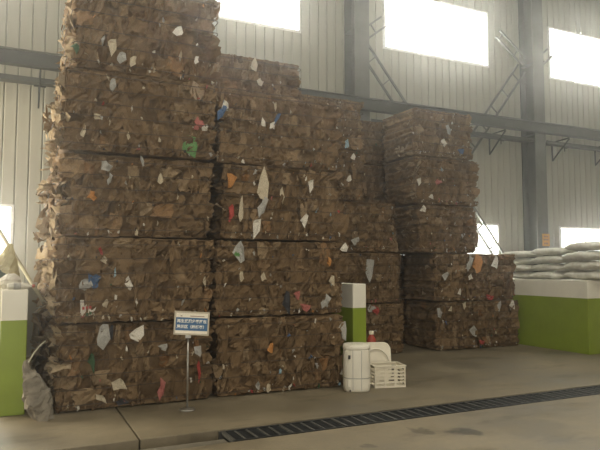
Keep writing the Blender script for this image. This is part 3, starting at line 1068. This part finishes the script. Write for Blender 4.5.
crate_side(CW, 'side_panel', (0, -CD / 2, 0), 0, 3)
crate_side(CW, 'side_panel', (0, CD / 2, 0), 0, 3)
crate_side(CD, 'end_panel', (-CW / 2, 0, 0), R(90), 2)
crate_side(CD, 'end_panel', (CW / 2, 0, 0), R(90), 2)
MB().box(-CW / 2, CW / 2, -CD / 2, CD / 2, .002, .012).build('bottom', M['cream_plastic'], cr)
rm = MB()
for sx in (-1, 1): rm.box(sx * CW / 2 - .016, sx * CW / 2 + .016, -CD / 2 - .012, CD / 2 + .012, CHh - .012, CHh + .004, .003)
for sy in (-1, 1): rm.box(-CW / 2, CW / 2, sy * CD / 2 - .016, sy * CD / 2 + .016, CHh - .012, CHh + .004, .003)
rm.build('rim', M['cream_plastic'], cr)

# washing basin on its side, leaning on the partition
ba = empty('wash_basin', (4.66, 7.32, 0.0), (R(-9), 0, R(-20)))
tag(ba, 'cream plastic basin standing on its edge behind the slatted crate', 'basin')


def rrect(w, h, r, n=8):
    pts = []
    for cx, cz, a0 in ((w / 2 - r, h / 2 - r, 0), (-w / 2 + r, h / 2 - r, 90), (-w / 2 + r, -h / 2 + r, 180), (w / 2 - r, -h / 2 + r, 270)):
        for q in range(n):
            a = R(a0 + 90 * q / (n - 1))
            pts.append((cx + r * math.cos(a), cz + r * math.sin(a)))
    return pts


def loft(rings, mat, name, parent, cap_first=False, cap_last=True):
    b = MB()
    n = len(rings[0])
    for rg in rings: b.v += rg
    for i in range(len(rings) - 1):
        for k in range(n):
            l = (k + 1) % n
            b.f.append((i * n + k, i * n + l, (i + 1) * n + l, (i + 1) * n + k))
    if cap_last: b.f.append(tuple((len(rings) - 1) * n + k for k in range(n)))
    if cap_first: b.f.append(tuple(reversed(range(n))))
    return b.build(name, mat, parent, smooth=False)


BW, BHh = .44, .54
rings = []
for w, h, r, y in ((BW - .03, BHh - .03, .10, .10), (BW, BHh, .11, .0), (BW, BHh, .11, -.025), (BW - .02, BHh - .02, .10, -.032), (BW - .07, BHh - .07, .09, -.030)):
    rings.append([(x, y, BHh / 2 + z) for x, z in rrect(w, h, r)])
circ = [(.195 * math.cos(R(90 * (i // 8) + 90 * (i % 8) / 7)), .195 * math.sin(R(90 * (i // 8) + 90 * (i % 8) / 7))) for i in range(32)]
rings.append([(x, -.030, BHh / 2 - .03 + z * 1.1) for x, z in circ])
rings.append([(x * .95, -.008, BHh / 2 - .03 + z * 1.02) for x, z in circ])
rings.append([(x * .84, -.002, BHh / 2 - .03 + z * .88) for x, z in circ])
loft(rings, M['cream_plastic'], 'shell', ba, cap_first=True)
MB().tube([(.19 * math.cos(R(a)), -.034, BHh / 2 - .03 + .21 * math.sin(R(a))) for a in range(0, 360, 12)], .007, 6, closed=True).build('rim_bead', M['white_plastic'], ba, smooth=True)

ca = empty('red_canister', (4.76, 7.60, 0))
tag(ca, 'red canister with a pale cap behind the cream basin', 'canister')
MB().lathe([(.062, 0), (.070, .01), (.070, .50), (.062, .56), (.035, .60), (.028, .62)], 24).build('body', M['red_paint'], ca, smooth=True)
MB().lathe([(.034, .62), (.036, .625), (.036, .66), (.030, .672)], 20).build('cap', M['cream_plastic'], ca, smooth=True)
MB().tube([(.03, 0, .66), (.07, -.01, .675), (.085, -.015, .655)], .008, 6).build('handle', M['grey_plastic'], ca, smooth=True)

# ------------------------------------------------------------------ grey paper sack leaning on the lowest bale
def crumple(n, m, f, seed, amp, name, mat, parent):
    V, F = [], []
    for i in range(n):
        for k in range(m):
            V.append(f(i / (n - 1), 2 * math.pi * k / m))
    P = np.array(V)
    P += warp(P, seed, 9, amp) + np.random.default_rng(seed).normal(0, amp * .35, P.shape)
    for i in range(n - 1):
        for k in range(m):
            l = (k + 1) % m
            F.append((i * m + k, i * m + l, (i + 1) * m + l, (i + 1) * m + k))
    F += [tuple(reversed(range(m))), tuple((n - 1) * m + k for k in range(m))]
    P[:, 2] = np.maximum(P[:, 2], 0)
    return link(name, mesh_from(name, P, F, mat), parent)


ps = empty('paper_sack', (.29, 7.00, 0))
tag(ps, 'crumpled grey paper sack leaning between the partition end and a bale', 'sack')
crumple(18, 16, lambda s, q: (.05 - .155 * s + (.075 + .06 * math.sin(math.pi * min(1, s * 1.05))) * (1 - .7 * s ** 2) * math.copysign(abs(math.cos(q)) ** .6, math.cos(q)), .14 * s + .085 * (1 - .6 * s ** 2) * math.sin(q), .58 * s), 3, .026, 'sack_body', M['paper_sack'], ps)
MB().tube([(-.10, .15, .58), (-.06, .19, .66), (.0, .20, .74), (.06, .16, .80)], .008, 6).build('cord', M['bamboo'], ps)

# ------------------------------------------------------------------ things on and behind the partition at the window
fb = empty('plastic_film_bundle', (-.02, 7.55, 1.352))
tag(fb, 'crumpled white plastic film bundle on top of the low partition wall', 'plastic film')
crumple(12, 16, lambda s, q: (.10 * (math.sin(math.pi * (.12 + .80 * s)) ** .6) * math.cos(q), .12 * math.sin(math.pi * (.12 + .80 * s)) ** .6 * math.sin(q), .17 * s), 8, .012, 'film', M['film'], fb)
bo = empty('plastic_bottle', (-.04, 7.372, 1.390), (0, R(90), R(4)))
tag(bo, 'plastic bottle lying on the partition wall in front of the film', 'bottle')
MB().lathe([(.030, 0), (.036, .01), (.036, .17), (.030, .20), (.016, .23), (.014, .25)], 20).build('body', M['film'], bo, smooth=True)
MB().lathe([(.017, .248), (.018, .252), (.018, .272), (.016, .276)], 16).build('cap', M['scrap_pink'], bo, smooth=True)
MB().lathe([(.0365, .06), (.037, .065), (.037, .13), (.0365, .135)], 20).build('wrapper', M['scrap_grey'], bo, smooth=True)

p0, p1 = at(-14, 209, 9.6), at(44, 303, 8.55)
po = MB().tube([p0 + (p1 - p0) * q for q in (0, .25, .5, .75, 1)], .024, 10).build('leaning_pole', M['bamboo'], smooth=True)
tag(po, 'pale pole leaning across the low window towards the bales', 'pole')

cv = empty('canvas_bundle', (-.16, 8.25, 1.352))
tag(cv, 'beige canvas bundle with a pointed top lying on the low partition wall', 'bundle')
crumple(14, 18, lambda s, q: (.13 * s + .31 * (1 - .93 * s ** .8) * math.cos(q), .24 * (1 - .9 * s) * math.sin(q), .52 * s), 12, .014, 'canvas_cover', M['canvas'], cv)
crumple(10, 18, lambda s, q: (-.10 + .27 * math.cos(q) * math.sin(math.pi * (.2 + .72 * s)), -.12 + .16 * math.sin(q) * math.sin(math.pi * (.2 + .72 * s)), .26 * s), 15, .012, 'dark_wrap', M['dark_cloth'], cv)

# ------------------------------------------------------------------ haze volume added to imitate glare around the windows
hz, nt, p = new_mat('glare_haze')
nt.nodes.remove(p)
vs = nt.nodes.new('ShaderNodeVolumeScatter')
vs.inputs['Color'].default_value = (0.98, 0.97, 0.95, 1)
vs.inputs['Density'].default_value = 0.0065
vs.inputs['Anisotropy'].default_value = 0.88
nt.links.new(vs.outputs[0], nt.nodes['Material Output'].inputs['Volume'])
air = MB().box(X0 - .3, X1 + .3, Y0 - .3, WALL_Y + .35, -.5, HALL_H + .2).build('glare_haze', hz)
tag(air, 'thin haze added in the hall air to imitate window glare', 'haze', kind='stuff')
